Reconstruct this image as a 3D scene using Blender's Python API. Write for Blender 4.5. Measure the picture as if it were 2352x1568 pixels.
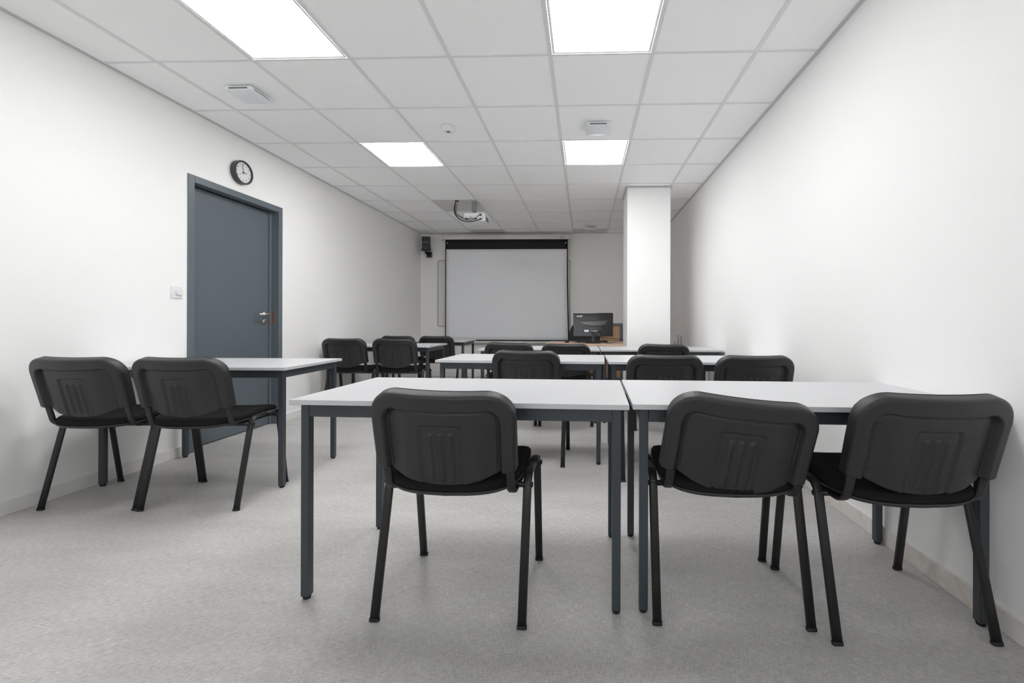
import bpy, bmesh, math, random
from mathutils import Vector, Matrix
random.seed(4)
R = math.radians

for o in list(bpy.data.objects):
    bpy.data.objects.remove(o, do_unlink=True)
scene = bpy.context.scene
COL = scene.collection

# ------------------------------------------------------------------ camera
F_PX, CX, CY, YAW, ROLL, CAM_Z = 990.25, 1309.0, 736.95, -0.0334, 0.0029, 0.9995
cam_data = bpy.data.cameras.new('camera')
cam_data.sensor_fit = 'HORIZONTAL'
cam_data.sensor_width = 36.0
cam_data.lens = F_PX / 2352 * 36.0
cam_data.shift_x = (1176 - CX) / 2352
cam_data.shift_y = (CY - 784) / 2352
cam_data.clip_start = 0.02
cam = bpy.data.objects.new('camera', cam_data)
COL.objects.link(cam)
c, s = math.cos(YAW), math.sin(YAW)
cr, sr = math.cos(ROLL), math.sin(ROLL)
# rows of the world -> camera rotation, world given as (X right, D down, Y depth)
r0 = (cr * c, -sr, -cr * s); r1 = (sr * c, cr, -sr * s); r2 = (s, 0, c)
def w(v): return Vector((v[0], v[2], -v[1]))
right, down, fwd = w(r0), w(r1), w(r2)
m = Matrix((right, -down, -fwd)).transposed().to_4x4()
m.translation = (0, 0, CAM_Z)
cam.matrix_world = m
scene.camera = cam

# ------------------------------------------------------------------ world, exposure
FILL_DAYLIGHT = 1.0  # strength of the sky fill entering by the added window
world = bpy.data.worlds.new('world'); scene.world = world
world.use_nodes = True
world.node_tree.nodes['Background'].inputs[0].default_value = (0.9, 0.9, 0.91, 1)
world.node_tree.nodes['Background'].inputs[1].default_value = FILL_DAYLIGHT
# portal that guides sky light through the unseen window added as fill behind the camera
pl = bpy.data.lights.new('fill_window_portal', 'AREA'); pl.shape = 'RECTANGLE'; pl.size = 3.3; pl.size_y = 1.4
pl.cycles.is_portal = True
po = bpy.data.objects.new('fill_window_portal', pl); COL.objects.link(po)
po.location = (-.8, -1.62, 1.55); po.rotation_euler = (R(90), 0, 0)
vs = scene.view_settings
vs.view_transform = 'Standard'; vs.look = 'None'; vs.gamma = 1.0
vs.use_curve_mapping = False
vs.exposure = 1.29
PANEL_STRENGTH = 7.6
scene.cycles.max_bounces = 12; scene.cycles.diffuse_bounces = 11; scene.cycles.glossy_bounces = 4

# ------------------------------------------------------------------ room measures
XL, XR, YB, YF, ZC = -2.957, 1.362, 7.704, -1.4, 2.5646
E_LINE, ROW1, T = -0.2049, 2.5368, 0.6

# ------------------------------------------------------------------ helpers
def srgb(r, g, b):
    def f(v):
        v /= 255.0
        return v / 12.92 if v <= 0.04045 else ((v + 0.055) / 1.055) ** 2.4
    return (f(r), f(g), f(b), 1)

MATS = {}
def mat(name, col, rough=0.5, metal=0.0, bump=0.0, bscale=300.0, vary=0.0, vscale=8.0, spec=0.5, emit=None, strength=0.0, coat=0.0):
    if name in MATS: return MATS[name]
    mm = bpy.data.materials.new(name); mm.use_nodes = True
    nt = mm.node_tree; b = nt.nodes['Principled BSDF']
    b.inputs['Base Color'].default_value = col
    b.inputs['Roughness'].default_value = rough
    b.inputs['Metallic'].default_value = metal
    b.inputs['Specular IOR Level'].default_value = spec
    b.inputs['Coat Weight'].default_value = coat
    if emit:
        b.inputs['Emission Color'].default_value = emit
        b.inputs['Emission Strength'].default_value = strength
    tc = nt.nodes.new('ShaderNodeTexCoord')
    if vary > 0:
        n = nt.nodes.new('ShaderNodeTexNoise'); n.inputs['Scale'].default_value = vscale
        n.inputs['Detail'].default_value = 4
        nt.links.new(tc.outputs['Object'], n.inputs['Vector'])
        r = nt.nodes.new('ShaderNodeMapRange')
        r.inputs['From Min'].default_value = 0.3; r.inputs['From Max'].default_value = 0.7
        r.inputs['To Min'].default_value = 1 - vary; r.inputs['To Max'].default_value = 1 + vary
        nt.links.new(n.outputs['Fac'], r.inputs['Value'])
        mx = nt.nodes.new('ShaderNodeVectorMath'); mx.operation = 'SCALE'
        mx.inputs[0].default_value = col[:3]
        nt.links.new(r.outputs['Result'], mx.inputs['Scale'])
        nt.links.new(mx.outputs['Vector'], b.inputs['Base Color'])
    if bump > 0:
        n2 = nt.nodes.new('ShaderNodeTexNoise'); n2.inputs['Scale'].default_value = bscale
        n2.inputs['Detail'].default_value = 2
        nt.links.new(tc.outputs['Object'], n2.inputs['Vector'])
        bp = nt.nodes.new('ShaderNodeBump'); bp.inputs['Strength'].default_value = bump
        bp.inputs['Distance'].default_value = 0.002
        nt.links.new(n2.outputs['Fac'], bp.inputs['Height'])
        nt.links.new(bp.outputs['Normal'], b.inputs['Normal'])
    MATS[name] = mm
    return mm

def tag(o, label=None, cat=None, group=None, kind=None):
    if label: o['label'] = label
    if cat: o['category'] = cat
    if group: o['group'] = group
    if kind: o['kind'] = kind
    return o

def link(name, me, material, parent=None, smooth=False):
    o = bpy.data.objects.new(name, me)
    COL.objects.link(o)
    if material and not me.materials: me.materials.append(material)
    if smooth:
        for p in me.polygons: p.use_smooth = True
    if parent: o.parent = parent
    return o

def empty(name, loc=(0, 0, 0), rz=0.0):
    o = bpy.data.objects.new(name, None)
    o.empty_display_size = 0.1
    COL.objects.link(o)
    o.location = loc; o.rotation_euler = (0, 0, rz)
    return o

def mesh_of(verts, faces, name='mesh'):
    me = bpy.data.meshes.new(name)
    me.from_pydata([tuple(v) for v in verts], [], faces)
    me.update()
    bm = bmesh.new(); bm.from_mesh(me)
    bmesh.ops.recalc_face_normals(bm, faces=bm.faces)
    bm.to_mesh(me); bm.free()
    return me

def box_me(x0, x1, y0, y1, z0, z1, bevel=0.0, seg=2, name='box'):
    bm = bmesh.new()
    bmesh.ops.create_cube(bm, size=1)
    for v in bm.verts:
        v.co = Vector((x0 + (v.co.x + .5) * (x1 - x0), y0 + (v.co.y + .5) * (y1 - y0), z0 + (v.co.z + .5) * (z1 - z0)))
    if bevel > 0:
        bmesh.ops.bevel(bm, geom=list(bm.edges), offset=bevel, segments=seg, profile=0.5, affect='EDGES', clamp_overlap=True)
    me = bpy.data.meshes.new(name); bm.to_mesh(me); bm.free()
    return me

def boxes_me(lst, name='boxes', bevel=0.0):
    bm = bmesh.new()
    for b in lst:
        t = box_me(*b, bevel=bevel); bm.from_mesh(t); bpy.data.meshes.remove(t)
    me = bpy.data.meshes.new(name); bm.to_mesh(me); bm.free()
    return me

def box(name, b, material, parent=None, bevel=0.0, seg=2):
    return link(name, box_me(*b, bevel=bevel, seg=seg, name=name), material, parent)

def lathe_me(profile, n=32, axis='z', name='lathe'):
    """profile: list of (radius, height); closed at both ends."""
    verts, faces = [], []
    for r, h in profile:
        for i in range(n):
            a = 2 * math.pi * i / n
            verts.append((r * math.cos(a), r * math.sin(a), h))
    k = len(profile)
    for j in range(k - 1):
        for i in range(n):
            a, b = j * n + i, j * n + (i + 1) % n
            faces.append((a, b, b + n, a + n))
    faces.append(tuple(range(n))[::-1]); faces.append(tuple((k - 1) * n + i for i in range(n)))
    if axis == 'x': verts = [(h, x, y) for x, y, h in verts]
    if axis == '-y': verts = [(x, -h, y) for x, y, h in verts]
    return mesh_of(verts, faces, name)

def tube_me(pts, r, n=10, name='tube', closed=True):
    pts = [Vector(p) for p in pts]
    verts, faces = [], []
    t0 = (pts[1] - pts[0]).normalized()
    up = Vector((0, 0, 1)) if abs(t0.z) < 0.9 else Vector((1, 0, 0))
    side = t0.cross(up).normalized()
    for i, p in enumerate(pts):
        t = (pts[min(i + 1, len(pts) - 1)] - pts[max(i - 1, 0)]).normalized()
        side = (side - t * side.dot(t)).normalized()
        b = t.cross(side)
        for k in range(n):
            a = 2 * math.pi * k / n
            verts.append(p + side * (r * math.cos(a)) + b * (r * math.sin(a)))
    for i in range(len(pts) - 1):
        for k in range(n):
            a, b2 = i * n + k, i * n + (k + 1) % n
            faces.append((a, b2, b2 + n, a + n))
    if closed:
        faces.append(tuple(range(n))); faces.append(tuple((len(pts) - 1) * n + k for k in range(n)))
    return mesh_of(verts, faces, name)

def smooth_pts(pts, sub=6):
    P = [Vector(p) for p in pts]; out = []
    for i in range(len(P) - 1):
        p0, p1, p2, p3 = P[max(i - 1, 0)], P[i], P[i + 1], P[min(i + 2, len(P) - 1)]
        for k in range(sub):
            t = k / sub
            out.append(0.5 * ((2 * p1) + (p2 - p0) * t + (2 * p0 - 5 * p1 + 4 * p2 - p3) * t * t + (3 * p1 - p0 - 3 * p2 + p3) * t ** 3))
    out.append(P[-1])
    return out

def round_path(pts, rad, seg=7):
    P = [Vector(p) for p in pts]; out = [P[0]]
    for i in range(1, len(P) - 1):
        a, b = (P[i - 1] - P[i]).normalized(), (P[i + 1] - P[i]).normalized()
        ang = a.angle(b); d = rad[i - 1] / math.tan(ang / 2)
        p0, p1 = P[i] + a * d, P[i] + b * d
        cen = P[i] + (a + b).normalized() * (rad[i - 1] / math.sin(ang / 2))
        v0, v1 = p0 - cen, p1 - cen
        ax = v0.cross(v1).normalized(); tot = v0.angle(v1)
        for k in range(seg + 1):
            out.append(cen + Matrix.Rotation(tot * k / seg, 3, ax) @ v0)
    out.append(P[-1])
    return out

def strap_me(path, a, b, n=14, name='strap'):
    """oval tube whose path lies in a plane x = const; a = half width along x, b = half thickness."""
    P = [Vector(p) for p in path]; verts, faces = [], []
    for i, p in enumerate(P):
        t = (P[min(i + 1, len(P) - 1)] - P[max(i - 1, 0)]).normalized()
        nrm = Vector((1, 0, 0)).cross(t).normalized()
        for k in range(n):
            u = 2 * math.pi * k / n
            cu, su = math.cos(u), math.sin(u)
            ex = 0.55
            verts.append(p + Vector((1, 0, 0)) * (a * math.copysign(abs(cu) ** ex, cu)) + nrm * (b * math.copysign(abs(su) ** ex, su)))
    for i in range(len(P) - 1):
        for k in range(n):
            q, q2 = i * n + k, i * n + (k + 1) % n
            faces.append((q, q2, q2 + n, q + n))
    faces.append(tuple(range(n))); faces.append(tuple((len(P) - 1) * n + k for k in range(n)))
    return mesh_of(verts, faces, name)

def text_me(txt, size, depth, shear=0.0, bold=0.0):
    cu = bpy.data.curves.new('lettering', 'FONT')
    cu.body = txt; cu.size = size; cu.extrude = depth; cu.align_x = 'CENTER'; cu.align_y = 'CENTER'
    cu.shear = shear; cu.offset = bold
    ob = bpy.data.objects.new('lettering', cu)
    me = bpy.data.meshes.new_from_object(ob)
    bpy.data.objects.remove(ob); bpy.data.curves.remove(cu)
    return me

def copy_tree(o, parent=None):
    n = o.copy(); COL.objects.link(n)
    n.parent = parent
    for ch in o.children: copy_tree(ch, n)
    return n

# ------------------------------------------------------------------ materials
WALL = mat('wall_paint', (0.94, 0.937, 0.932, 1), 0.7)
BACKWALL = mat('back_wall_paint', (0.935, 0.92, 0.897, 1), 0.7)
TILE = mat('ceiling_tile', (0.965, 0.965, 0.965, 1), 0.9)
TILE_GREY = mat('ceiling_tile_darker', (0.66, 0.655, 0.64, 1), 0.8, vary=0.03, vscale=6)  # darker tone set for a few single tiles
GRID = mat('ceiling_grid', (0.76, 0.76, 0.76, 1), 0.55)
EDGE = mat('ceiling_edge_trim', (0.58, 0.58, 0.575, 1), 0.6)
LAMP = mat('lamp_diffuser', (0.95, 0.95, 0.95, 1), 0.6, emit=(1.0, 0.995, 0.992, 1), strength=PANEL_STRENGTH)
LAMPF = mat('lamp_frame', (0.85, 0.85, 0.84, 1), 0.5)
BASE = mat('baseboard_paint', (0.84, 0.83, 0.815, 1), 0.55, vary=0.03, vscale=5)
DOOR = mat('door_paint', srgb(96, 105, 112), 0.42)
FRAME = mat('door_frame_paint', srgb(101, 110, 117), 0.36, bump=0.12, bscale=260)
STEEL = mat('brushed_steel', (0.72, 0.68, 0.63, 1), 0.28, metal=1.0)
BRASS = mat('worn_brass', srgb(190, 120, 70), 0.4, metal=0.8)
WHITE_P = mat('white_plastic', (0.82, 0.82, 0.83, 1), 0.4)
COOL_P = mat('cool_white_plastic', (0.80, 0.83, 0.85, 1), 0.45)
BLACK_P = mat('black_plastic', (0.014, 0.014, 0.015, 1), 0.42)
SLOT = mat('dark_slot', (0.05, 0.05, 0.055, 1), 0.7)
TOP = mat('white_laminate', (0.60, 0.607, 0.622, 1), 0.34)
METAL = mat('blue_grey_steel', srgb(60, 66, 72), 0.38)
SHELL = mat('chair_shell_plastic', (0.0165, 0.0170, 0.0185, 1), 0.38, bump=0.30, bscale=900, spec=0.6)
FABRIC = mat('chair_fabric', (0.012, 0.0115, 0.011, 1), 0.95, bump=0.5, bscale=1400, vary=0.25, vscale=900, spec=0.2)
TUBE = mat('black_enamel_tube', (0.016, 0.016, 0.017, 1), 0.36, bump=0.08, bscale=400)
RUBBER = mat('black_rubber', (0.012, 0.012, 0.012, 1), 0.7)
CANVAS = mat('screen_canvas', srgb(242, 244, 247), 0.85)
CANVAS_B = mat('screen_border', (0.012, 0.012, 0.014, 1), 0.8)
CASE = mat('screen_case', (0.72, 0.70, 0.66, 1), 0.5)
BOARD = mat('whiteboard_enamel', (0.80, 0.79, 0.76, 1), 0.3)
ALU = mat('whiteboard_frame', (0.50, 0.49, 0.475, 1), 0.45, metal=0.2)
GLOSS = mat('gloss_black', (0.010, 0.010, 0.011, 1), 0.10, spec=0.6)
DARKG = mat('dark_grey_plastic', (0.05, 0.052, 0.056, 1), 0.35)
GREYM = mat('grey_metal', srgb(112, 120, 126), 0.45)
SILVER = mat('silver_print', (0.62, 0.63, 0.64, 1), 0.4)
BLUE = mat('vga_blue', srgb(60, 130, 200), 0.4)
CREAM = mat('cream_port', srgb(225, 215, 170), 0.5)
POLE = mat('projector_pole', srgb(150, 150, 150), 0.5)

def make_floor_mat():
    mm = bpy.data.materials.new('woven_vinyl'); mm.use_nodes = True
    nt = mm.node_tree; b = nt.nodes['Principled BSDF']; L = nt.links.new
    tc = nt.nodes.new('ShaderNodeTexCoord')
    def thread(sx, sy, det=3):
        mp = nt.nodes.new('ShaderNodeMapping'); mp.inputs['Scale'].default_value = (sx, sy, 1)
        L(tc.outputs['Object'], mp.inputs['Vector'])
        n = nt.nodes.new('ShaderNodeTexNoise'); n.inputs['Scale'].default_value = 1; n.inputs['Detail'].default_value = det
        n.inputs['Roughness'].default_value = 0.65
        L(mp.outputs['Vector'], n.inputs['Vector'])
        return n.outputs['Fac']
    a, c2 = thread(34, 460), thread(460, 38)
    big = thread(2.2, 7, 3)
    add = nt.nodes.new('ShaderNodeMath'); add.operation = 'ADD'; L(a, add.inputs[0]); L(c2, add.inputs[1])
    add2 = nt.nodes.new('ShaderNodeMath'); add2.operation = 'MULTIPLY_ADD'; L(big, add2.inputs[0]); add2.inputs[1].default_value = 0.30; L(add.outputs[0], add2.inputs[2])
    ramp = nt.nodes.new('ShaderNodeValToRGB')
    mr = nt.nodes.new('ShaderNodeMapRange'); mr.inputs['From Min'].default_value = 0.80; mr.inputs['From Max'].default_value = 1.50
    L(add2.outputs[0], mr.inputs['Value']); L(mr.outputs['Result'], ramp.inputs['Fac'])
    ramp.color_ramp.elements[0].color = (0.315, 0.302, 0.290, 1)
    ramp.color_ramp.elements[1].color = (0.745, 0.732, 0.715, 1)
    L(ramp.outputs['Color'], b.inputs['Base Color'])
    b.inputs['Roughness'].default_value = 0.42
    b.inputs['Specular IOR Level'].default_value = 0.45
    bp = nt.nodes.new('ShaderNodeBump'); bp.inputs['Strength'].default_value = 0.25; bp.inputs['Distance'].default_value = 0.001
    L(add.outputs[0], bp.inputs['Height']); L(bp.outputs['Normal'], b.inputs['Normal'])
    return mm
FLOOR = make_floor_mat()

def make_wood(name, c0, c1, axis=0):
    mm = bpy.data.materials.new(name); mm.use_nodes = True
    nt = mm.node_tree; b = nt.nodes['Principled BSDF']; L = nt.links.new
    tc = nt.nodes.new('ShaderNodeTexCoord'); mp = nt.nodes.new('ShaderNodeMapping')
    sc = [40, 40, 40]; sc[axis] = 3
    mp.inputs['Scale'].default_value = sc
    L(tc.outputs['Object'], mp.inputs['Vector'])
    n = nt.nodes.new('ShaderNodeTexNoise'); n.inputs['Scale'].default_value = 1; n.inputs['Detail'].default_value = 5
    L(mp.outputs['Vector'], n.inputs['Vector'])
    r = nt.nodes.new('ShaderNodeValToRGB'); L(n.outputs['Fac'], r.inputs['Fac'])
    r.color_ramp.elements[0].position = .3; r.color_ramp.elements[1].position = .7
    r.color_ramp.elements[0].color = c0; r.color_ramp.elements[1].color = c1
    L(r.outputs['Color'], b.inputs['Base Color'])
    b.inputs['Roughness'].default_value = 0.45
    return mm
WOOD = make_wood('pale_oak', srgb(214, 178, 152), srgb(232, 202, 180), 0)
WOOD_D = make_wood('oak_door', srgb(196, 156, 118), srgb(214, 176, 140), 2)

def make_dirty_base():
    mm = bpy.data.materials.new('scuffed_baseboard'); mm.use_nodes = True
    nt = mm.node_tree; b = nt.nodes['Principled BSDF']; L = nt.links.new
    tc = nt.nodes.new('ShaderNodeTexCoord')
    n = nt.nodes.new('ShaderNodeTexNoise'); n.inputs['Scale'].default_value = 2.6; n.inputs['Detail'].default_value = 7; n.inputs['Roughness'].default_value = .7
    L(tc.outputs['Object'], n.inputs['Vector'])
    r = nt.nodes.new('ShaderNodeValToRGB'); L(n.outputs['Fac'], r.inputs['Fac'])
    r.color_ramp.elements[0].position = .52; r.color_ramp.elements[0].color = (0.82, 0.79, 0.76, 1)
    r.color_ramp.elements[1].position = .78; r.color_ramp.elements[1].color = (0.50, 0.40, 0.32, 1)
    L(r.outputs['Color'], b.inputs['Base Color']); b.inputs['Roughness'].default_value = .6
    return mm
BASE_R = make_dirty_base()

# ------------------------------------------------------------------ room shell
WT = 0.2
fl = box('floor', (XL - WT, XR + WT, YF - WT, YB + WT, -0.1, 0.0), FLOOR); tag(fl, kind='structure')
DY0, DY1, DZ = 3.118, 4.112, 2.088          # hole for the door frame
wl = link('wall_left', boxes_me([(XL - WT, XL, YF - WT, DY0, 0, ZC + .06), (XL - WT, XL, DY1, YB + WT, 0, ZC + .06), (XL - WT, XL, DY0, DY1, DZ, ZC + .06)]), WALL); tag(wl, kind='structure')
wr = box('wall_right', (XR, XR + WT, YF - WT, YB + WT, 0, ZC + .06), WALL); tag(wr, kind='structure')
wb = box('wall_back', (XL, XR, YB, YB + WT, 0, ZC + .06), BACKWALL); tag(wb, kind='structure')
WX0, WX1, WZ0, WZ1 = -2.45, .85, .85, 2.25      # unseen window added for fill light, in the wall behind the camera
wf = link('wall_front', boxes_me([(XL, XR, YF - WT, YF, 0, WZ0), (XL, XR, YF - WT, YF, WZ1, ZC + .06), (XL, WX0, YF - WT, YF, WZ0, WZ1), (WX1, XR, YF - WT, YF, WZ0, WZ1)]), WALL); tag(wf, kind='structure')
def fill_pane_mat():
    mm = bpy.data.materials.new('fill_window_glass'); mm.use_nodes = True; nt = mm.node_tree
    nt.nodes.clear(); out = nt.nodes.new('ShaderNodeOutputMaterial')
    tr = nt.nodes.new('ShaderNodeBsdfTransparent'); tr.inputs[0].default_value = (.93, .95, .95, 1)
    gl = nt.nodes.new('ShaderNodeBsdfGlossy'); gl.inputs['Roughness'].default_value = .02
    mx = nt.nodes.new('ShaderNodeMixShader'); mx.inputs[0].default_value = .06
    nt.links.new(tr.outputs[0], mx.inputs[1]); nt.links.new(gl.outputs[0], mx.inputs[2]); nt.links.new(mx.outputs[0], out.inputs[0])
    return mm
fill_win = link('fill_window_1', boxes_me([(WX0, WX1, YF - .12, YF - .06, WZ0, WZ0 + .05), (WX0, WX1, YF - .12, YF - .06, WZ1 - .05, WZ1)] + [(x - .025, x + .025, YF - .12, YF - .06, WZ0 + .05, WZ1 - .05) for x in (WX0 + .025, (WX0 * 2 + WX1) / 3, (WX0 + WX1 * 2) / 3, WX1 - .025)]), WHITE_P); tag(fill_win, kind='structure')
box('fill_pane', (WX0 + .05, WX1 - .05, YF - .092, YF - .088, WZ0 + .05, WZ1 - .05), fill_pane_mat(), fill_win)
pil = box('wall_pillar', (0.499, 1.0, 5.052, 5.549, 0, ZC), WALL, bevel=.004); tag(pil, kind='structure')
BH = 0.075
bl = link('baseboard_left', boxes_me([(XL, XL + .012, YF, 3.108, 0, BH), (XL, XL + .012, 4.122, YB, 0, BH)], bevel=.002), BASE); tag(bl, kind='structure')
br = link('baseboard_right', boxes_me([(XR - .012, XR, YF, 2.02, 0, BH), (XR - .012, XR, 2.022, YB, 0, BH)], bevel=.002), BASE_R); tag(br, kind='structure')
bb = box('baseboard_back', (XL + .012, XR - .012, YB - .012, YB, 0, BH), BASE, bevel=.002); tag(bb, kind='structure')
bp = link('baseboard_pillar', boxes_me([(0.489, 1.01, 5.042, 5.052, 0, BH), (0.489, 1.01, 5.549, 5.559, 0, BH), (0.489, .499, 5.052, 5.549, 0, BH), (1.0, 1.01, 5.052, 5.549, 0, BH)]), BASE); tag(bp, kind='structure')

# ceiling: slab, grid bars, single tiles
ceil = box('ceiling', (XL - WT, XR + WT, YF - WT, YB + WT, ZC + .06, ZC + .16), TILE); tag(ceil, kind='structure')
xs = [XL] + [E_LINE + T * k for k in range(-4, 3)] + [XR]
ys = [YF] + [ROW1 + T * k for k in range(-6, 9)] + [YB]
BW = 0.024
bar_l = box_me(-BW / 2, BW / 2, YF, YB, ZC, ZC + .012)
for x in xs[1:-1]:
    o = link('grid_bar', bar_l, GRID, ceil); o.location.x = x
bar_t = box_me(XL, XR, -BW / 2 + .004, BW / 2 - .004, ZC + .0006, ZC + .012)
for y in ys[1:-1]:
    o = link('grid_bar', bar_t, GRID, ceil); o.location.y = y
for b in ((XL, XL + .022, YF, YB, ZC - .0008, ZC + .012), (XR - .022, XR, YF, YB, ZC - .0008, ZC + .012), (XL, XR, YB - .022, YB, ZC - .0008, ZC + .012)):
    box('edge_trim', b, EDGE, ceil)
# angle trim around the pillar head
link('edge_trim', boxes_me([(.483, 1.016, 5.036, 5.052, ZC - .012, ZC - .001), (.483, .499, 5.052, 5.56, ZC - .012, ZC - .001), (1.0, 1.016, 5.052, 5.56, ZC - .012, ZC - .001)]), EDGE, ceil)
LIGHTS = {(2, k) for k in (-1, 2)} | {(5, k) for k in (-1, 2)}   # (column index, row number of near edge)
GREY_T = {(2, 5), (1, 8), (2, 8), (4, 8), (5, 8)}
tile_cache = {}
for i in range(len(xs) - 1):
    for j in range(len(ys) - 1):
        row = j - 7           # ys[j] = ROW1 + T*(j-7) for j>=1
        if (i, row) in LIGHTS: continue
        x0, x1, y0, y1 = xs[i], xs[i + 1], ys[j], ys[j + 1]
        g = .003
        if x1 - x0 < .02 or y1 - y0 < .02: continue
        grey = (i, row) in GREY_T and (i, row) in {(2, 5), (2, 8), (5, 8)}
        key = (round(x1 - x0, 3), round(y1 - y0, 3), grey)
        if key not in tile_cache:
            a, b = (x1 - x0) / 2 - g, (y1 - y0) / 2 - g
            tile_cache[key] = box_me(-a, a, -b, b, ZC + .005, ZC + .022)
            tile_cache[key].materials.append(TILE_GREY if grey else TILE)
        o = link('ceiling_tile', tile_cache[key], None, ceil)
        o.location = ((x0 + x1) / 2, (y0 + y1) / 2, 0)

# ------------------------------------------------------------------ ceiling lights
hw = T / 2 - .014
lamp_frame = boxes_me([(-hw, hw, -hw, -hw + .014, 0, .01), (-hw, hw, hw - .014, hw, 0, .01), (-hw, -hw + .014, -hw + .014, hw - .014, 0, .01), (hw - .014, hw, -hw + .014, hw - .014, 0, .01)])
lamp_pan = box_me(-hw + .014, hw - .014, -hw + .014, hw - .014, .003, .008)
lamp_labels = {(2, -1): 'square white ceiling light panel, near left one cut by the picture top',
               (5, -1): 'square white ceiling light panel, near right one cut by the picture top',
               (2, 2): 'square white ceiling light panel, far left one before the projector',
               (5, 2): 'square white ceiling light panel, far right one next to a square vent'}
for (i, row) in sorted(LIGHTS):
    x0, y0 = xs[i], ROW1 + T * row
    lab = lamp_labels[(i, row)]
    t = empty('ceiling_light', (x0 + T / 2, y0 + T / 2, ZC - .001))
    tag(t, lab, 'ceiling light', 'square ceiling light panels')
    link('light_frame', lamp_frame, LAMPF, t)
    link('diffuser', lamp_pan, LAMP, t)

# ------------------------------------------------------------------ door
DPX = -3.03                                   # face of the leaf
door = box('door_1', (DPX - .04, DPX, 3.15, 4.036, .008, 2.03), DOOR, bevel=.002); tag(door, 'blue-grey flush door in the left wall', None, kind='structure')
XO = XL + .009
frame_parts = [
    ('frame_post', (DPX - .05, XO, 3.113, 3.166, 0, 2.093)),
    ('frame_post', (DPX - .05, XO, 4.066, 4.117, 0, 2.093)),
    ('frame_head', (DPX - .05, XO, 3.1665, 4.0655, 2.040, 2.093)),
    ('door_stop', (DPX - .05, DPX + .012, 4.040, 4.0655, 0, 2.0395)),
]
for n, b in frame_parts: box(n, b, FRAME, door, bevel=.0025)
box('backing_panel', (XL - .19, DPX - .052, 3.12, 4.11, 0, 2.08), SLOT, door)
for z0, z1 in ((1.035, 1.085), (.965, 1.02)):
    box('strike_plate', (DPX + .013, DPX + .03, 4.0625, 4.0665, z0, z1), BRASS, door)
HY, HZ = 3.985, 1.055
def rosette(z):
    o = link('rosette', lathe_me([(.026, 0), (.026, .007), (.023, .010)], 28, 'x'), STEEL, door, True); o.location = (DPX, HY, z)
    return o
rosette(HZ); rk = rosette(.985)
link('key_cylinder', lathe_me([(.0085, .009), (.0085, .016)], 20, 'x'), BRASS, rk).location = (0, 0, .004)
lev = round_path([(DPX + .008, HY, HZ), (DPX + .058, HY, HZ), (DPX + .058, HY - .135, HZ)], [.012])
link('lever_handle', tube_me(lev, .0095, 14), STEEL, door, True)

# ------------------------------------------------------------------ light switch
sw = empty('light_switch', (XL, 3.0265, 1.2)); tag(sw, 'white square rotary switch plate on the left wall beside the door', 'switch')
box('plate', (0, .009, -.0425, .0425, -.0425, .0425), WHITE_P, sw, bevel=.003)
link('dial', lathe_me([(.026, .009), (.026, .019), (.0245, .021)], 32, 'x'), WHITE_P, sw, False).location = (0, .010, .004)
box('dial_ridge', (.021, .0225, .0085, .0115, -.018, .026), COOL_P, sw)

# ------------------------------------------------------------------ clock
ck = empty('wall_clock', (XL, 3.597, 2.261)); tag(ck, 'round black-rimmed wall clock with white face above the door', 'clock')
link('case', lathe_me([(.098, 0), (.100, .006), (.100, .040), (.098, .045), (.087, .045), (.084, .036), (.084, .012)], 56, 'x'), DARKG, ck, False)
face = link('dial_face', lathe_me([(.0845, .0122), (.0845, .034)], 48, 'x'), WHITE_P, ck)
MX = Matrix(((0, 0, 1), (1, 0, 0), (0, 1, 0)))     # text x -> +Y, y -> +Z, normal -> +X
for h in range(1, 13):
    a = math.pi / 2 - h * math.pi / 6
    me = text_me(str(h), .021, .0004); me.transform(MX.to_4x4())
    o = link('numeral', me, DARKG, face); o.location = (.0346, .068 * math.cos(a), .068 * math.sin(a))
def hand(ang, l, wd, x, back=.012, name='hand', mt=BLACK_P):
    me = box_me(0, .0012, -wd / 2, wd / 2, -back, l)
    me.transform(Matrix.Rotation(-ang, 4, 'X'))
    link(name, me, mt, ck).location = (x, 0, 0)
hand(R(-12), .062, .0035, .0375, name='minute_hand')
hand(R(89), .040, .0045, .0362, name='hour_hand')
hand(R(238), .055, .0014, .0387, name='second_hand', mt=GREYM)
link('hub', lathe_me([(.005, .034), (.005, .041)], 16, 'x'), DARKG, ck)
link('hanging_nail', lathe_me([(.0025, 0), (.0025, .012), (.005, .0125), (.005, .015)], 12, 'x'), DARKG, ck).location = (0, .004, .104)

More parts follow.
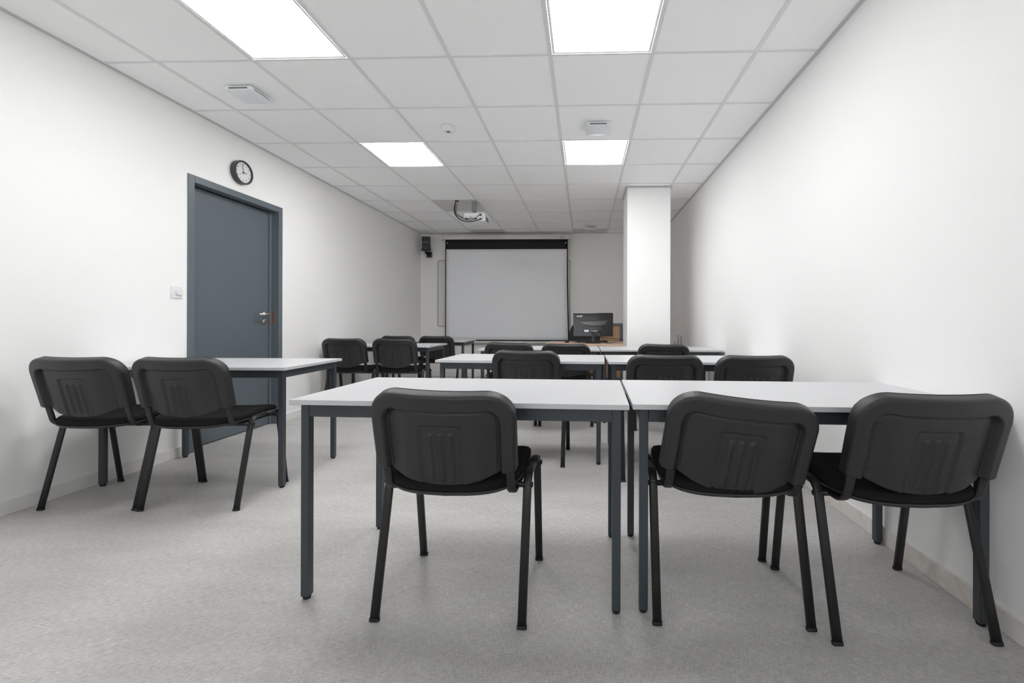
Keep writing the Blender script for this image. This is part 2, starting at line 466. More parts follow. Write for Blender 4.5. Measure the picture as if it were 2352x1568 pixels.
# ------------------------------------------------------------------ ceiling fittings
def vent(x, y, label, size=.195):
    t = empty('ceiling_vent', (x, y, ZC)); tag(t, label, 'vent', 'square white ceiling vents')
    a = size / 2
    box('mounting_plate', (-a * .8, a * .8, -a * .8, a * .8, -.012, 0), COOL_P, t)
    box('upper_plate', (-a, a, -a, a, -.019, -.012), COOL_P, t, bevel=.003)
    # louvre posts between the plates leave dark slots
    box('core', (-a * .78, a * .78, -a * .9, a * .9, -.029, -.0195), SLOT, t)
    for sx in (-1, 1):
        for sy in (-1, 1):
            box('corner_post', (sx * a * .97 - sx * .03 if sx > 0 else sx * a * .97, sx * a * .97 if sx > 0 else sx * a * .97 + .03, sy * a * .97 - .025 if sy > 0 else sy * a * .97, sy * a * .97 if sy > 0 else sy * a * .97 + .025, -.029, -.0192), COOL_P, t)
    # cover: gently domed square plate
    n = 10; verts = []; faces = []
    for i in range(n + 1):
        for j in range(n + 1):
            u, v = -1 + 2 * i / n, -1 + 2 * j / n
            k = 1 - .06 * (abs(u * v) ** 3)
            verts.append((u * a * k, v * a * k, -.0335 - .012 * (1 - u * u) * (1 - v * v) + .0))
    for i in range(n):
        for j in range(n):
            q = i * (n + 1) + j
            faces.append((q, q + 1, q + n + 2, q + n + 1))
    off = len(verts); base = list(verts)
    for p in base: verts.append((p[0], p[1], -.0292))
    faces += [tuple(k + off for k in f)[::-1] for f in faces[:n * n]]
    ring = [i * (n + 1) for i in range(n + 1)] + [n * (n + 1) + j for j in range(1, n + 1)] + [i * (n + 1) + n for i in range(n - 1, -1, -1)] + [j for j in range(n - 1, 0, -1)]
    for k in range(len(ring)):
        a1, b1 = ring[k], ring[(k + 1) % len(ring)]
        faces.append((a1, b1, b1 + off, a1 + off))
    link('cover', mesh_of(verts, faces), COOL_P, t, False)
vent(E_LINE + T * -3.5, ROW1 + .3 + .045, 'square white ceiling vent near the left wall above the clock')
vent(E_LINE + .31, ROW1 + .9 + .03, 'square white ceiling vent right before the far right light panel')
vent(E_LINE + .31, ROW1 + T * 7.5 + .12, 'small far square ceiling vent left of the white pillar head')
sd = empty('smoke_detector', (-1.105, 3.455, ZC)); tag(sd, 'small round white smoke detector on the ceiling', 'smoke detector')
link('base', lathe_me([(.06, 0), (.06, -.012), (.056, -.016)], 36), COOL_P, sd, False)
link('body', lathe_me([(.047, -.016), (.046, -.028), (.036, -.036), (.016, -.037)], 36), COOL_P, sd, False)
link('sensor_window', lathe_me([(.0155, -.0365), (.0155, -.0385)], 20), GREYM, sd)

# ------------------------------------------------------------------ projector
pj = empty('projector', (-1.425, 5.66, ZC)); tag(pj, 'white projector hanging from a grey ceiling pole with black cables', 'projector')
link('pole', lathe_me([(.032, .004), (.032, -.06), (.0325, -.061), (.0325, -.115), (.022, -.135), (.016, -.14), (.016, -.155)], 24), POLE, pj, False).location = (-.028, -.02, 0)
link('mount_plate', boxes_me([(-.075, .085, -.05, .08, -.160, -.154), (-.078, -.066, -.056, -.044, -.176, -.150), (.075, .085, .06, .08, -.172, -.158)]), DARKG, pj)
body = box('body', (-.14, .14, -.12, .12, -.276, -.166), WHITE_P, pj, bevel=.014, seg=3)
for b, mt in (((.062, .092, -.1215, -.119, -.205, -.182), SLOT), ((-.065, -.045, -.1215, -.119, -.228, -.220), SLOT), ((.105, .111, -.1215, -.119, -.245, -.225), SLOT), ((-.115, -.109, -.1215, -.119, -.226, -.219), SLOT)):
    box('socket', b, mt, body)
box('side_grille', (.139, .1415, -.08, .06, -.265, -.205), GREYM, body)
box('port_strip', (-.12, .10, -.1212, -.1195, -.212, -.2105), GREYM, body)
def cable(name, pts, r, mt, parent, sub=6):
    return link(name, tube_me(smooth_pts(pts, sub), r, 8), mt, parent, True)
y0 = -.13
cable('cable', [(-.255, -.07, .004), (-.268, -.085, -.05), (-.272, -.10, -.12), (-.245, -.13, -.195), (-.185, -.15, -.255), (-.11, -.155, -.283), (-.03, -.155, -.286), (.03, -.15, -.274), (.085, -.124, -.250)], .0065, RUBBER, pj)
cable('cable', [(-.235, -.07, .004), (-.243, -.085, -.07), (-.248, -.10, -.14), (-.205, -.13, -.195), (-.13, -.15, -.245), (-.05, -.155, -.27), (.02, -.15, -.243), (.055, -.135, -.205), (.075, -.124, -.195)], .0035, RUBBER, pj)
cable('cable', [(-.258, -.075, .004), (-.262, -.095, -.10), (-.235, -.13, -.19), (-.16, -.145, -.235), (-.09, -.145, -.253), (-.03, -.15, -.244), (.02, -.124, -.245)], .004, RUBBER, pj)
box('plug', (-.115, -.08, -.158, -.138, -.262, -.242), RUBBER, pj, bevel=.002)
box('plug', (.0, .03, -.140, -.1215, -.252, -.238), RUBBER, pj, bevel=.002)
box('plug', (.07, .095, -.142, -.1215, -.257, -.243), RUBBER, pj, bevel=.002)
box('cable_collar', (-.272, -.222, -.085, -.055, -.004, .0045), RUBBER, pj)

# ------------------------------------------------------------------ projection screen, whiteboard, loudspeaker
YS = 7.60
k = YS / 7.704
sc = empty('projection_screen', (-1.40 * k, YS, 2.5)); tag(sc, 'pull-down projection screen with black border on the back wall', 'projection screen')
def rel(x, z): return x * k + 1.40 * k, .9995 + (z - .9995) * k - 2.5
x0, zt = rel(-2.551, 2.540); x1, zb_ = rel(-.285, 2.459)
link('case', boxes_me([(x0, x1, -.045, .05, zb_ , zt - .022), (x0, x1, -.032, .05, zt - .022, zt)], bevel=.003), CASE, sc)
for xa in (x0 - .04, x1):
    box('end_cap', (xa, xa + .04, -.052, .055, zb_ - .004, zt - .012), CASE, sc, bevel=.006)
    box('wall_bracket', (xa + .008, xa + .032, .02, .1, zt - .014, zt + .004), GREYM, sc)
# canvas: a thin sheet whose right edge curls slightly
cx0, cz1 = rel(-2.511, 2.459); cx1, _ = rel(-.300, 2.459); _, cz0 = rel(0, .638)
def sheet(xa, xb, za, zb, y, th, flare=0.0, nx=24, nz=24):
    verts, faces = [], []
    for side in (0, 1):
        for i in range(nx + 1):
            for j in range(nz + 1):
                u, v = i / nx, j / nz
                x = xa + (xb - xa) * u; z = za + (zb - za) * v
                fl_ = flare * (1 - v) ** 2 * u ** 10
                verts.append((x + fl_, y - fl_ * .6 + side * th, z))
    N = (nx + 1) * (nz + 1)
    for i in range(nx):
        for j in range(nz):
            q = i * (nz + 1) + j
            faces.append((q, q + nz + 1, q + nz + 2, q + 1))
            faces.append((q + N, q + 1 + N, q + nz + 2 + N, q + nz + 1 + N))
    for i in range(nx):
        for j in (0, nz):
            q = i * (nz + 1) + j; faces.append((q, q + nz + 1, q + nz + 1 + N, q + N))
    for j in range(nz):
        for i in (0, nx):
            q = i * (nz + 1) + j; faces.append((q, q + 1, q + 1 + N, q + N))
    return mesh_of(verts, faces)
can = link('black_border', sheet(cx0, cx1, cz0, cz1, 0, .0008, .035), CANVAS_B, sc, True)
wx0, wz1 = rel(-2.494, 2.286); wx1, _ = rel(-.316, 2.286); _, wz0 = rel(0, .656)
link('white_field', sheet(wx0, wx1, wz0, wz1, -.0022, .0012, .030), CANVAS, sc, True)
box('bottom_bar', (cx0 + .01, cx1, -.010, .012, cz0 - .040, cz0 - .004), CASE, sc, bevel=.004)
me = text_me('oray', .034, .0004, .15, .0008); me.transform(Matrix.Rotation(R(90), 4, 'X'))
link('maker_lettering', me, DARKG, sc).location = (x1 - .115, -.0458, (zb_ + zt) / 2 - .012)
for xx in (cx0 + .035, cx1 - .035):
    link('border_print', boxes_me([(xx - .012, xx + .006, -.0016, -.0006, cz1 - .066, cz1 - .052), (xx, xx + .014, -.0016, -.0006, cz1 - .070, cz1 - .060)]), SILVER, sc)

wbd = empty('whiteboard', (-1.447, YB, 1.49)); tag(wbd, 'wide whiteboard with rounded frame mostly hidden behind the projection screen', 'whiteboard')
hx, hz = 1.202, .60
box('panel', (-hx + .012, hx - .012, -.014, 0, -hz + .012, hz - .012), BOARD, wbd)
def rounded_frame(hx, hz, r, wd, y0, y1, seg=6):
    def loop(a, b, rr):
        out = []
        for cx_, cz_, a0 in ((a - rr, b - rr, 0), (-a + rr, b - rr, 90), (-a + rr, -b + rr, 180), (a - rr, -b + rr, 270)):
            for q in range(seg + 1):
                t = R(a0 + 90 * q / seg); out.append((cx_ + rr * math.cos(t), cz_ + rr * math.sin(t)))
        return out
    o, i_ = loop(hx, hz, r), loop(hx - wd, hz - wd, max(r - wd, .002))
    n = len(o); verts = []
    for lst, y in ((o, y1), (o, y0), (i_, y0), (i_, y1)):
        verts += [(x, y, z) for x, z in lst]
    faces = []
    for a in range(4):
        for q in range(n):
            b = (a + 1) % 4
            faces.append((a * n + q, a * n + (q + 1) % n, b * n + (q + 1) % n, b * n + q))
    return mesh_of(verts, faces)
link('frame', rounded_frame(hx, hz, .035, .020, -.020, 0), ALU, wbd)

sp = empty('loudspeaker', (-2.806, 7.56, 2.36)); tag(sp, 'small black loudspeaker on a wall bracket in the upper left corner', 'loudspeaker')
cab = link('cabinet', box_me(-.068, .068, -.06, .055, -.105, .125, bevel=.010, seg=3), BLACK_P, sp)
cab.rotation_euler = (R(8), 0, R(12))
box('trim_strip', (-.056, .056, -.0625, -.059, .026, .031), SILVER, cab)
box('badge', (-.012, .012, -.0625, -.059, -.082, -.074), SILVER, cab)
cr_ = link('cradle', boxes_me([(-.075, .075, -.066, .03, -.128, -.108), (-.078, -.071, -.066, .03, -.128, -.085), (.071, .078, -.066, .03, -.128, -.085)], bevel=.003), BLACK_P, sp)
cr_.rotation_euler = (R(8), 0, R(12))
link('bracket_arm', tube_me([(-.02, .0, -.120), (-.012, .03, -.165), (.012, .085, -.185)], .016, 10), BLACK_P, sp, True)
box('wall_plate', (-.028, .055, .085, .143, -.225, -.125), BLACK_P, sp, bevel=.004)
cable('cable', [(.02, .09, -.12), (.0, .138, -.05), (.0, .138, .08), (.0, .138, .2)], .003, CASE, sp)

# ------------------------------------------------------------------ tables
TZ = .72
def make_table(loc, rz, W, D, label, parts={}):
    key = (W, D)
    t = empty('school_table', (loc[0], loc[1], 0), rz)
    tag(t, label, 'table', 'white-topped school tables')
    if key not in parts:
        hx, hy, ins, lw = W / 2, D / 2, .026, .0295
        P = {}
        P['table_top'] = [(box_me(-hx, hx, -hy, hy, TZ - .018, TZ, bevel=.0015), TOP, (0, 0, 0))]
        lx, ly = hx - ins - lw / 2, hy - ins - lw / 2
        leg = box_me(-lw / 2, lw / 2, -lw / 2, lw / 2, .011, TZ - .0185, bevel=.0025)
        foot = lathe_me([(.0125, 0), (.0135, .004), (.0135, .0075), (.0146, .0078), (.0146, .0109)], 20)
        P['leg'] = [(leg, METAL, (a * lx, b * ly, 0)) for a in (-1, 1) for b in (-1, 1)]
        P['foot'] = foot
        r1 = box_me(-lx + lw / 2 + .0008, lx - lw / 2 - .0008, -.0125, .0125, TZ - .0645, TZ - .0185, bevel=.0015)
        r2 = box_me(-.0125, .0125, -ly + lw / 2 + .0008, ly - lw / 2 - .0008, TZ - .0645, TZ - .0185, bevel=.0015)
        q = lw / 2 - .0125 - .0008
        P['rail'] = [(r1, METAL, (0, b * (ly + q), 0)) for b in (-1, 1)] + [(r2, METAL, (a * (lx + q), 0, 0)) for a in (-1, 1)]
        parts[key] = P
    P = parts[key]
    for n in ('table_top', 'leg', 'rail'):
        for me, mt, lc in P[n]:
            o = link(n, me, mt, t); o.location = lc
            if n == 'leg': link('foot', P['foot'], RUBBER, o)
    return t
make_table((-.434, 1.766), R(-1.8), 1.19, .605, 'nearest white-topped table in the centre, single chair behind it')
make_table((.766, 1.7455), R(-1.35), 1.19, .605, 'nearest white-topped table on the right, reaching the right wall')
make_table((-2.354, 2.784), R(1.3), 1.165, .63, 'white-topped table against the left wall in front of the door')
make_table((-.447, 3.296), R(-2.4), 1.20, .59, 'white-topped table in the second row, centre, one chair at it')
make_table((.763, 3.275), R(0), 1.19, .60, 'white-topped table in the second row, right, two chairs at it')
make_table((-.447, 4.505), R(0), 1.20, .62, 'white-topped table in the third row before the wooden desk')
make_table((.757, 4.515), R(0), 1.19, .60, 'white-topped table in the third row touching the white pillar front')
make_table((-2.295, 4.98), R(0), 1.20, .605, 'white-topped table by the left wall beyond the door')
make_table((-2.232, 6.16), R(0), 1.20, .62, 'farthest white-topped table by the left wall below the screen')

# ------------------------------------------------------------------ student chair
TILT = R(15)
UV = Vector((0, -math.sin(TILT), math.cos(TILT))); NV = Vector((0, -math.cos(TILT), -math.sin(TILT)))
P0 = Vector((0, -.018, .517)); HW, HT, RC = .2325, .271, .088
def sst(a, b, x):
    t = max(0, min(1, (x - a) / (b - a))); return t * t * (3 - 2 * t)
def rr_dist(x, s, hw, top, r):
    """distance inside a shape with straight sides and rounded top corners (bottom open)."""
    qx, qs = abs(x) - (hw - r), s - (top - r)
    if qx > 0 and qs > 0: return r - math.hypot(qx, qs)
    return min(hw - abs(x), top - s)
def bottom(x):
    ax = abs(x)
    if ax > .181: return .004 * sst(.20, HW, ax)
    return -.046 * math.cos(math.pi / 2 * ax / .181) ** .85
def top_s(x):
    q = abs(x) - (HW - RC)
    return HT if q <= 0 else HT - RC + math.sqrt(max(RC * RC - q * q, 0))
def curve(x): return .032 * (1 - (x / HW) ** 2)
def shell_h(x, s):
    d = rr_dist(x, s, HW, HT, RC)
    Rr = .013
    h = 0.0
    if d < Rr: h -= Rr - math.sqrt(max(Rr * Rr - (Rr - d) ** 2, 0))
    pd = rr_dist(x, s, .179, .213, .042)          # inner panel, positive inside
    side = sst(.11, .179, abs(x))
    depth = .006 + .012 * side
    h -= depth * sst(-.006 - .010 * side, .002, pd)
    h -= .006 * math.exp(-((pd - .001) / .003) ** 2)
    ed = rr_dist(x, s, .066, .164, .012)
    h -= .004 * sst(-.003, .003, ed)
    h -= .0035 * math.exp(-((ed) / .003) ** 2)
    if ed > 0:
        for rx in (-.033, 0, .033):
            rd = rr_dist(x - rx, s, .0075, .141, .0075)
            lower = sst(-.034, -.022, s)
            h += .006 * sst(-.002, .005, rd) * lower
    return h
def bp_point(x, s, h): return P0 + Vector((x, 0, 0)) + UV * s + NV * (h + curve(x))
def heights_cols(nx, warp=True):
    out = []
    for i in range(nx + 1):
        u = -1 + 2 * i / nx
        if warp: u = math.copysign(1 - (1 - abs(u)) ** 1.18, u) if abs(u) > 0 else 0
        out.append(u * HW)
    return out
def make_shell():
    nx, ns = 128, 92
    cols = heights_cols(nx); verts = []; faces = []
    for x in cols:
        b, t = bottom(x), top_s(x)
        for j in range(ns + 1):
            v = j / ns
            v = v * .65 + (1 - (1 - v) ** 2.2) * .35
            s = b + (t - b) * v
            verts.append(bp_point(x, s, shell_h(x, s)))
    for i in range(nx):
        for j in range(ns):
            q = i * (ns + 1) + j
            faces.append((q, q + 1, q + ns + 2, q + ns + 1))
    ring = [i * (ns + 1) for i in range(nx + 1)] + [nx * (ns + 1) + j for j in range(1, ns + 1)] + [i * (ns + 1) + ns for i in range(nx - 1, -1, -1)] + [j for j in range(ns - 1, 0, -1)]
    base = len(verts); n = len(ring)
    for q in ring:                                   # forward wall of the shell
        i, j = divmod(q, ns + 1); x = cols[i]; b, t = bottom(x), top_s(x)
        v = j / ns; v = v * .65 + (1 - (1 - v) ** 2.2) * .35
        verts.append(bp_point(x, b + (t - b) * v, -.040))
    for q in range(n):
        faces.append((ring[q], ring[(q + 1) % n], base + (q + 1) % n, base + q))
    # closing face on the seat side
    m0 = len(verts)
    for x in cols[::6]:
        b, t = bottom(x), top_s(x)
        for j in range(9): verts.append(bp_point(x, b + (t - b) * j / 8, -.0392))
    for i in range(len(cols[::6]) - 1):
        for j in range(8):
            q = m0 + i * 9 + j; faces.append((q, q + 9, q + 10, q + 1))
    me = bpy.data.meshes.new('back_shell'); me.from_pydata([tuple(v) for v in verts], [], faces); me.update()
    bm = bmesh.new(); bm.from_mesh(me); bmesh.ops.recalc_face_normals(bm, faces=bm.faces); bm.to_mesh(me); bm.free()
    return me
def make_pad():
    nx, ns = 40, 30; verts = []; faces = []
    inset = .0035
    def fr(x, s):
        d = rr_dist(x, s, HW - inset, HT + .001, RC); d2 = s - bottom(x)
        e = max(min(d, d2 - .002), 0)
        return -.041 - .026 * (1 - math.exp(-e / .014)) - .006 * math.sin(math.pi * min(max((s + .03) / .31, 0), 1))
    cols = [(-1 + 2 * i / nx) * (HW - inset) for i in range(nx + 1)]
    for layer in (0, 1):
        for x in cols:
            b = bottom(x) + .003
            q = abs(x) - (HW - inset - RC)
            t = HT + .001 if q <= 0 else HT + .001 - RC + math.sqrt(max(RC * RC - q * q, 0))
            for j in range(ns + 1):
                s = b + (t - b) * j / ns
                verts.append(bp_point(x, s, -.0405 if layer == 0 else fr(x, s)))
    N = (nx + 1) * (ns + 1)
    for i in range(nx):
        for j in range(ns):
            q = i * (ns + 1) + j
            faces.append((q, q + ns + 1, q + ns + 2, q + 1)); faces.append((q + N, q + 1 + N, q + ns + 2 + N, q + ns + 1 + N))
    for i in range(nx):
        for j in (0, ns):
            q = i * (ns + 1) + j; faces.append((q, q + ns + 1, q + ns + 1 + N, q + N))
    for j in range(ns):
        for i in (0, nx):
            q = i * (ns + 1) + j; faces.append((q, q + 1, q + 1 + N, q + N))
    return mesh_of(verts, faces, 'back_pad')
def seat_layers(levels, n=64):
    """levels: list of (scale, dz); a closed seat-shaped solid."""
    verts, faces = [], []
    for sc_, dz in levels:
        for i in range(n):
            a = 2 * math.pi * i / n; ca, sa = math.cos(a), math.sin(a)
            e = 2 / 4.2
            x = .228 * math.copysign(abs(ca) ** e, ca); y = .222 * math.copysign(abs(sa) ** e, sa)
            if sa < 0: y -= .022 * (1 - (x / .228) ** 2)          # rear edge bows out
            # keep the edge band constant in width
            f = sc_
            X, Y = x * f, y * f
            z = .459 + .004 * (Y / .22) - .030 * max(0, (Y - .10) / .12) ** 2 + .010 * (X / .228) ** 2
            verts.append((X, Y + .212, z + dz))
    k = len(levels)
    for j in range(k - 1):
        for i in range(n):
            a, b = j * n + i, j * n + (i + 1) % n
            faces.append((a, b, b + n, a + n))
    for j, rev in ((0, True), (k - 1, False)):
        sc_, dz = levels[j]
        ci = len(verts); verts.append((0, .212, .459 + dz))
        for i in range(n):
            faces.append((j * n + i, j * n + (i + 1) % n, ci))
    return mesh_of(verts, faces, 'seat')
SIDE = .2475
def make_chair():
    t = empty('student_chair')
    sh = link('back_shell', make_shell(), SHELL, t, True)
    link('back_cushion', make_pad(), FABRIC, t, True)
    screw = lathe_me([(.0028, -.001), (.0028, .0014), (.0018, .002)], 10, '-y')
    for x, sS in ((-.169, .184), (.169, .184), (-.169, .03), (.169, .03)):
        o = link('screw', screw, BLACK_P, sh); o.location = bp_point(x, sS, shell_h(x, sS) + .001); o.rotation_euler = (-TILT, 0, 0)
    link('seat_cushion', seat_layers([(.96, -.016), (.985, -.010), (1.0, .002), (.995, .012), (.965, .021), (.91, .0245), (.75, .0265), (.5, .0255), (.25, .025)]), FABRIC, t, True)
    link('seat_pan', seat_layers([(.30, -.024), (.6, -.025), (.88, -.025), (.965, -.022), (1.0, -.014), (1.004, -.009), (.985, -.0085), (.9, -.009), (.5, -.009)]), SHELL, t, True)
    mid = .222
    rear = round_path([(0, 0.0, .0075), (0, .112, .4640), (0, mid, .4640)], [.050])
    front = round_path([(0, .405, .0075), (0, .335, .4640), (0, mid + .0004, .4640)], [.050])
    leg_r, leg_f = strap_me(rear, .015, .0085, name='rear_leg'), strap_me(front, .015, .0085, name='front_leg')
    def cap_me(p, q):
        d = (Vector(q) - Vector(p)).normalized()
        return strap_me([Vector(p) - d * .0072, Vector(p) - d * .004, Vector(p) + d * .0025], .0166, .0100, name='foot_cap')
    cap_r, cap_f = cap_me(rear[0], rear[1]), cap_me(front[0], front[1])
    for sx in (-1, 1):
        for lg, cp in ((leg_r, cap_r), (leg_f, cap_f)):
            o = link('leg', lg, TUBE, t, True); o.location.x = sx * SIDE
            link('foot_cap', cp, RUBBER, o, True)
    bar = tube_me([(-.2615, 0, 0), (.2615, 0, 0)], .010, 12); bolt = lathe_me([(.0095, 0), (.0095, .003), (.006, .0055)], 14, 'x')
    for y, z in ((.105, .4285), (.345, .4285)):
        o = link('cross_bar', bar, TUBE, t, True); o.location = (0, y, z)
        for sx in (-1, 1):
            q = link('bolt_cap', bolt, RUBBER, o); q.location = (sx * .2615, 0, 0); q.rotation_euler = (0, 0, 0 if sx > 0 else math.pi)
    h = -.025
    pth = [Vector((0, .36, .4285)), Vector((0, .03, .4265))]
    a0 = P0 + UV * .02 + NV * (h + .006); a1 = P0 + UV * .17 + NV * (h + .006)
    d = (a0 - a1).normalized(); corner = a0 + d * ((a0.z - .4265) / -d.z)
    pth = round_path([Vector((0, .36, .4285)), Vector((0, corner.y, .4265)), a1], [.055], 9)
    post = strap_me(pth, .0145, .0075, name='back_post')
    for sx in (-1, 1):
        o = link('back_post', post, TUBE, t, True); o.location.x = sx * .206
    return t

chairs = [
    # x, y (mid rear feet), rot, z scale, back roll, label
    (-.4475, 1.404, -2.0, 1.0, 1.2, 'black chair at the nearest centre table, alone behind it'),
    (.4905, 1.4265, -1.0, 1.0, 6.0, 'black chair with crooked leaning backrest at the nearest right table'),
    (1.034, 1.372, 2.0, 1.008, .6, 'black chair nearest the right wall at the nearest right table'),
    (-2.598, 2.176, 2.2, 1.035, .4, 'leftmost black chair, squeezed between left wall and its twin'),
    (-2.070, 2.190, 3.2, 1.035, .4, 'black chair before the door, right one of the left-wall pair'),
    (-.392, 2.955, -3.0, 1.025, 0.5, 'single black chair behind the second-row centre table'),
    (.492, 2.70, 0.5, 1.018, .3, 'black chair at the second-row right table, left one of two'),
    (1.026, 2.68, 0.5, 1.018, 0, 'black chair at the second-row right table, one nearer the wall'),
    (-.709, 4.085, 0.0, 1.015, 1.5, 'black chair at the third-row table, below the projection screen middle'),
    (-.173, 4.080, 0.0, 1.005, 0.4, 'black chair at the third-row table, directly before the wooden desk'),
    (.714, 3.955, 0.0, 1.015, 0.8, 'single black chair in front of the white pillar'),
    (-2.552, 4.545, 2.0, 1.035, 0.5, 'black chair beyond the door, nearest the left wall there'),
    (-2.008, 4.545, 2.0, 1.035, 0.5, 'black chair at the table beyond the door, the aisle-side one'),
    (-2.497, 5.74, 0.0, 1.015, 0.5, 'black chair almost hidden behind another, only its top showing'),
    (-1.958, 5.70, 0.0, 1.015, 0.5, 'black chair at the farthest left table, below the screen left edge'),
]
proto = make_chair()
PIV = Vector((0, -.05, .62))
for i, (x, y, a, zs, roll, lab) in enumerate(chairs):
    o = proto if i == 0 else copy_tree(proto)
    o.location = (x, y, 0); o.rotation_euler = (0, 0, R(a)); o.scale = (1, 1, 1)
    tag(o, lab, 'chair', 'black student chairs at the tables')
for o in [q for q in bpy.data.objects if q.name.startswith('student_chair')]:
    roll, lift = [(ch[4], (ch[3] - 1) * .75) for ch in chairs if ch[5] == o['label']][0]
    M = Matrix.Rotation(R(roll), 3, 'Y'); off = PIV - M @ PIV
    for ch in o.children:
        n = ch.name.split('.')[0]
        if n in ('back_shell', 'back_cushion', 'back_post'):
            base = Vector((ch.location.x, 0, 0))
            if n == 'back_post':
                # posts follow the racked back only slightly
                M2 = Matrix.Rotation(R(roll * .45), 3, 'Y'); p2 = Vector((0, 0, .43))
                ch.rotation_euler = (0, R(roll * .45), 0); ch.location = M2 @ base + p2 - M2 @ p2 + Vector((0, 0, lift * .35))
            else:
                ch.rotation_euler = (0, R(roll), 0); ch.location = off + Vector((0, 0, lift - (.019 if roll > 4 else 0)))

# ------------------------------------------------------------------ teacher's corner
DK = .70
dk = empty('teacher_desk', (.30, 5.98, 0)); tag(dk, 'pale wooden desk with a monitor on it beside the white pillar', 'desk')
box('desk_top', (-.80, .80, -.42, .42, DK - .022, DK), WOOD, dk, bevel=.002)
for sx in (-1, 1):
    for sy in (-1, 1):
        lg = box('leg', (sx * .75 - .02, sx * .75 + .02, sy * .37 - .02, sy * .37 + .02, .008, DK - .0225), GREYM, dk, bevel=.003)
        box('foot', (sx * .75 - .018, sx * .75 + .018, sy * .37 - .018, sy * .37 + .018, 0, .0078), RUBBER, lg)
for sy in (-1, 1): box('rail', (-.729, .729, sy * .37 - .012, sy * .37 + .012, DK - .062, DK - .0225), GREYM, dk)
for sx in (-1, 1): box('rail', (sx * .75 - .012, sx * .75 + .012, -.349, .349, DK - .062, DK - .0225), GREYM, dk)

cb = empty('low_cabinet', (.244, 7.45, 0)); tag(cb, 'low cabinet with oak doors and grey frame against the back wall', 'cabinet')
CW, CH = .40, .963
box('carcass', (-CW + .006, CW - .006, -.16, .2, .045, CH - .045), GREYM, cb)
box('top_rail', (-CW, CW, -.20, .2, CH - .045, CH), GREYM, cb, bevel=.002)
box('plinth', (-CW, CW, -.18, .2, 0, .045), GREYM, cb)
for x in (-CW, -.02, CW - .04): box('post', (x, x + .04, -.20, -.161, .046, CH - .046), GREYM, cb)
for xa, xb in ((-CW + .042, -.022), (.022, CW - .042)):
    d = box('cabinet_door', (xa, xb, -.19, -.1615, .048, CH - .048), WOOD_D, cb, bevel=.002)
    hxk = xb - .03 if xa < 0 else xa + .03
    link('knob', lathe_me([(.006, 0), (.006, .012), (.012, .016), (.012, .022)], 16, '-y'), STEEL, d).location = (hxk, -.19, .55)

# monitor
MYY = 5.84
mo = empty('monitor', (.120, MYY, DK + .0006)); tag(mo, 'black glossy computer monitor seen from behind on the wooden desk', 'monitor')
pan = empty('panel_pivot') if False else None
tilt = Matrix.Rotation(R(-4), 4, 'X') @ Matrix.Rotation(R(1.5), 4, 'Z')
def mpart(name, me, mt, par=None, sm=False):
    if par is None: me.transform(Matrix.Translation((0, 0, .25)) @ tilt)
    else: me.transform(Matrix.Translation((0, 0, .25)) @ tilt)
    return link(name, me, mt, par or mo, sm)
shell_ = mpart('rear_shell', box_me(-.268, .268, -.012, .012, -.160, .160, bevel=.005, seg=3), GLOSS)
mpart('screen', box_me(-.258, .258, .0122, .0135, -.150, .150), SLOT)
# raised rear housing: upper curved lip and lower connector bay
def hump():
    nx, nz = 20, 12; verts = []; faces = []
    for i in range(nx + 1):
        for j in range(nz + 1):
            u, v = i / nx, j / nz
            x = -.205 + .40 * u
            zlow = -.015 + .052 * (abs(u - .62) / .62) ** 2.2
            z = zlow + (.055 - zlow) * v
            d = .026 * math.sin(math.pi * u) ** .5 * (1 - v) ** .7 if 0 < u < 1 else 0
            verts.append((x, -.0121 - d, z))
    for i in range(nx):
        for j in range(nz):
            q = i * (nz + 1) + j; faces.append((q, q + 1, q + nz + 2, q + nz + 1))
    off = len(verts)
    for v in list(verts): verts.append((v[0], -.0118, v[2]))
    faces += [tuple(a + off for a in f)[::-1] for f in list(faces)]
    return mesh_of(verts, faces)
mpart('rear_lip', hump(), DARKG, None, True)
mpart('connector_bay', boxes_me([(-.13, .14, -.026, -.0121, -.105, -.022)], bevel=.004), GLOSS)
mpart('label_sticker', box_me(-.122, -.062, -.0275, -.0262, -.100, -.072), WHITE_P)
mpart('blue_plug', box_me(-.034, -.010, -.060, -.0262, -.098, -.076, bevel=.003), BLUE)
mpart('audio_port', box_me(-.006, .030, -.0285, -.0262, -.092, -.082), CREAM)
mpart('power_port', box_me(.036, .064, -.0285, -.0262, -.092, -.082), SILVER)
me = text_me('acer', .046, .0006, .28, .0012); me.transform(Matrix.Translation((-.185, -.0126, .116)) @ Matrix.Rotation(R(90), 4, 'X'))
mpart('maker_lettering', me, SILVER, shell_)
nk = link('stand_neck', box_me(-.02, .02, -.03, -.012, .018, .15, bevel=.004), DARKG, mo)
me = lathe_me([(.105, 0), (.108, .006), (.100, .014), (.03, .020)], 36); me.transform(Matrix.Diagonal((1, .82, 1, 1)))
link('stand_base', me, BLACK_P, mo, False)
cable('cable', [(-.022, -.062, .163), (.02, -.085, .13), (.09, -.09, .085), (.15, -.06, .075), (.25, -.03, .065), (.40, .0, .052), (.60, .05, .02)], .0035, RUBBER, mo)
cable('cable', [(.05, -.03, .16), (.10, -.06, .155), (.118, -.07, .12), (.115, -.075, .08), (.15, -.07, .05), (.17, -.06, .006), (.25, -.05, .005), (.34, .0, .03), (.6, .05, .03)], .0028, RUBBER, mo)

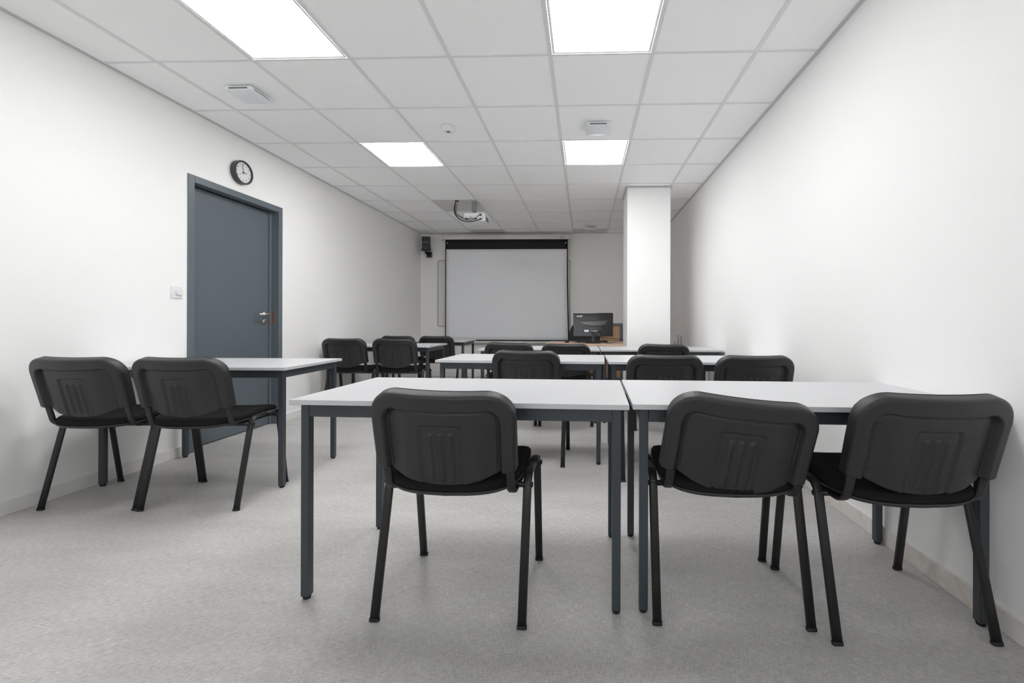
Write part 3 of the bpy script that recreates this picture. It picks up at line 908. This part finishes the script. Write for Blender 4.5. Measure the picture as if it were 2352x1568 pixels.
kb = empty('keyboard', (.105, 6.03, DK)); tag(kb, 'black keyboard lying on the wooden desk under the monitor', 'keyboard')
box('keyboard_base', (-.225, .225, -.075, .075, .012, .026), BLACK_P, kb, bevel=.006)
for i in range(5):
    for j in range(14):
        if (i + j) % 1 == 0:
            pass
link('key_block', boxes_me([(-.21 + .030 * j, -.21 + .030 * j + .026, -.062 + .026 * i, -.062 + .026 * i + .022, .026, .031) for i in range(5) for j in range(14)]), DARKG, kb)
for sx in (-1, 1): box('fold_foot', (sx * .19 - .012, sx * .19 + .012, -.072, -.060, 0, .0122), BLACK_P, kb)

ms = empty('mouse', (-.243, 5.99, DK)); tag(ms, 'small black computer mouse on the wooden desk left of the monitor', 'mouse')
verts = []; faces = []; n, kx = 20, 8
for j in range(kx + 1):
    ph = math.pi / 2 * j / kx
    for i in range(n):
        a = 2 * math.pi * i / n
        verts.append((.033 * math.cos(a) * math.cos(ph) ** .6, .055 * math.sin(a) * math.cos(ph) ** .6, .036 * math.sin(ph)))
for j in range(kx):
    for i in range(n):
        a, b = j * n + i, j * n + (i + 1) % n; faces.append((a, b, b + n, a + n))
faces.append(tuple(range(n)))
link('mouse_body', mesh_of(verts, faces), BLACK_P, ms, True)
link('scroll_wheel', lathe_me([(.008, -.003), (.008, .003)], 14, 'x'), DARKG, ms).location = (0, .028, .030)

# office chair behind the desk
oc = empty('office_chair', (.005, 6.80, 0)); tag(oc, 'dark rounded office chair behind the wooden desk, partly hidden by monitor', 'chair')
verts = []; faces = []; nx, nz = 20, 20
def se(u, v):
    e = .5
    return u, v
for layer in (0, 1):
    for i in range(nx + 1):
        for j in range(nz + 1):
            a = -1 + 2 * i / nx; b = -1 + 2 * j / nz
            # square to superellipse
            x = a * math.sqrt(max(1 - .42 * b * b * abs(b), 0)) * .245
            z = b * math.sqrt(max(1 - .30 * a * a * abs(a), 0)) * .235
            e = max(abs(a), abs(b)) ** 6
            th = .032 * (1 - e) + .006
            y = .05 * (1 - a * a) * 1.0
            verts.append((x, y + (th if layer else -th), .735 + z))
N = (nx + 1) * (nz + 1)
for i in range(nx):
    for j in range(nz):
        q = i * (nz + 1) + j
        faces.append((q, q + nz + 1, q + nz + 2, q + 1)); faces.append((q + N, q + 1 + N, q + nz + 2 + N, q + nz + 1 + N))
for i in range(nx):
    for j in (0, nz):
        q = i * (nz + 1) + j; faces.append((q, q + nz + 1, q + nz + 1 + N, q + N))
for j in range(nz):
    for i in (0, nx):
        q = i * (nz + 1) + j; faces.append((q, q + 1, q + 1 + N, q + N))
OF = mat('office_fabric', (0.035, 0.035, 0.037, 1), 0.8, bump=.3, bscale=900)
link('backrest', mesh_of(verts, faces), OF, oc, True)
st = link('seat', box_me(-.24, .24, -.46, .02, .44, .52, bevel=.035, seg=4), OF, oc, True)
link('back_bar', strap_me([(0, -.2, .425), (0, .02, .425), (0, .075, .48), (0, .10, .62)], .03, .006), BLACK_P, oc, True)
link('gas_stem', lathe_me([(.028, .09), (.028, .25), (.018, .251), (.018, .43)], 18), BLACK_P, oc).location = (0, -.21, 0)
spoke = box_me(0, .27, -.022, .022, .065, .092, bevel=.006)
caster = lathe_me([(.028, -.02), (.030, -.012), (.030, .012), (.028, .02)], 18, 'x')
for i in range(5):
    o = link('base_spoke', spoke, BLACK_P, oc); o.location = (0, -.21, 0); o.rotation_euler = (0, 0, R(72 * i + 18))
    q = link('caster', caster, RUBBER, o); q.location = (.25, 0, .030); q.rotation_euler = (0, 0, R(90))

# router with antennas on the third-row right table
ro = empty('wifi_router', (1.03, 4.62, TZ)); tag(ro, 'black router with upright antennas behind the chair before the pillar', 'router')
box('router_body', (-.175, .035, -.055, .075, .002, .026), BLACK_P, ro, bevel=.006)
for x, tx, l in ((-.018, -.001, .135), (.012, .001, .122), (-.045, -.018, .060)):
    link('antenna', tube_me([(x, .06, .02), (x + tx, .066, l)], .0042 if l > .1 else .0032, 10), DARKG, ro, True)
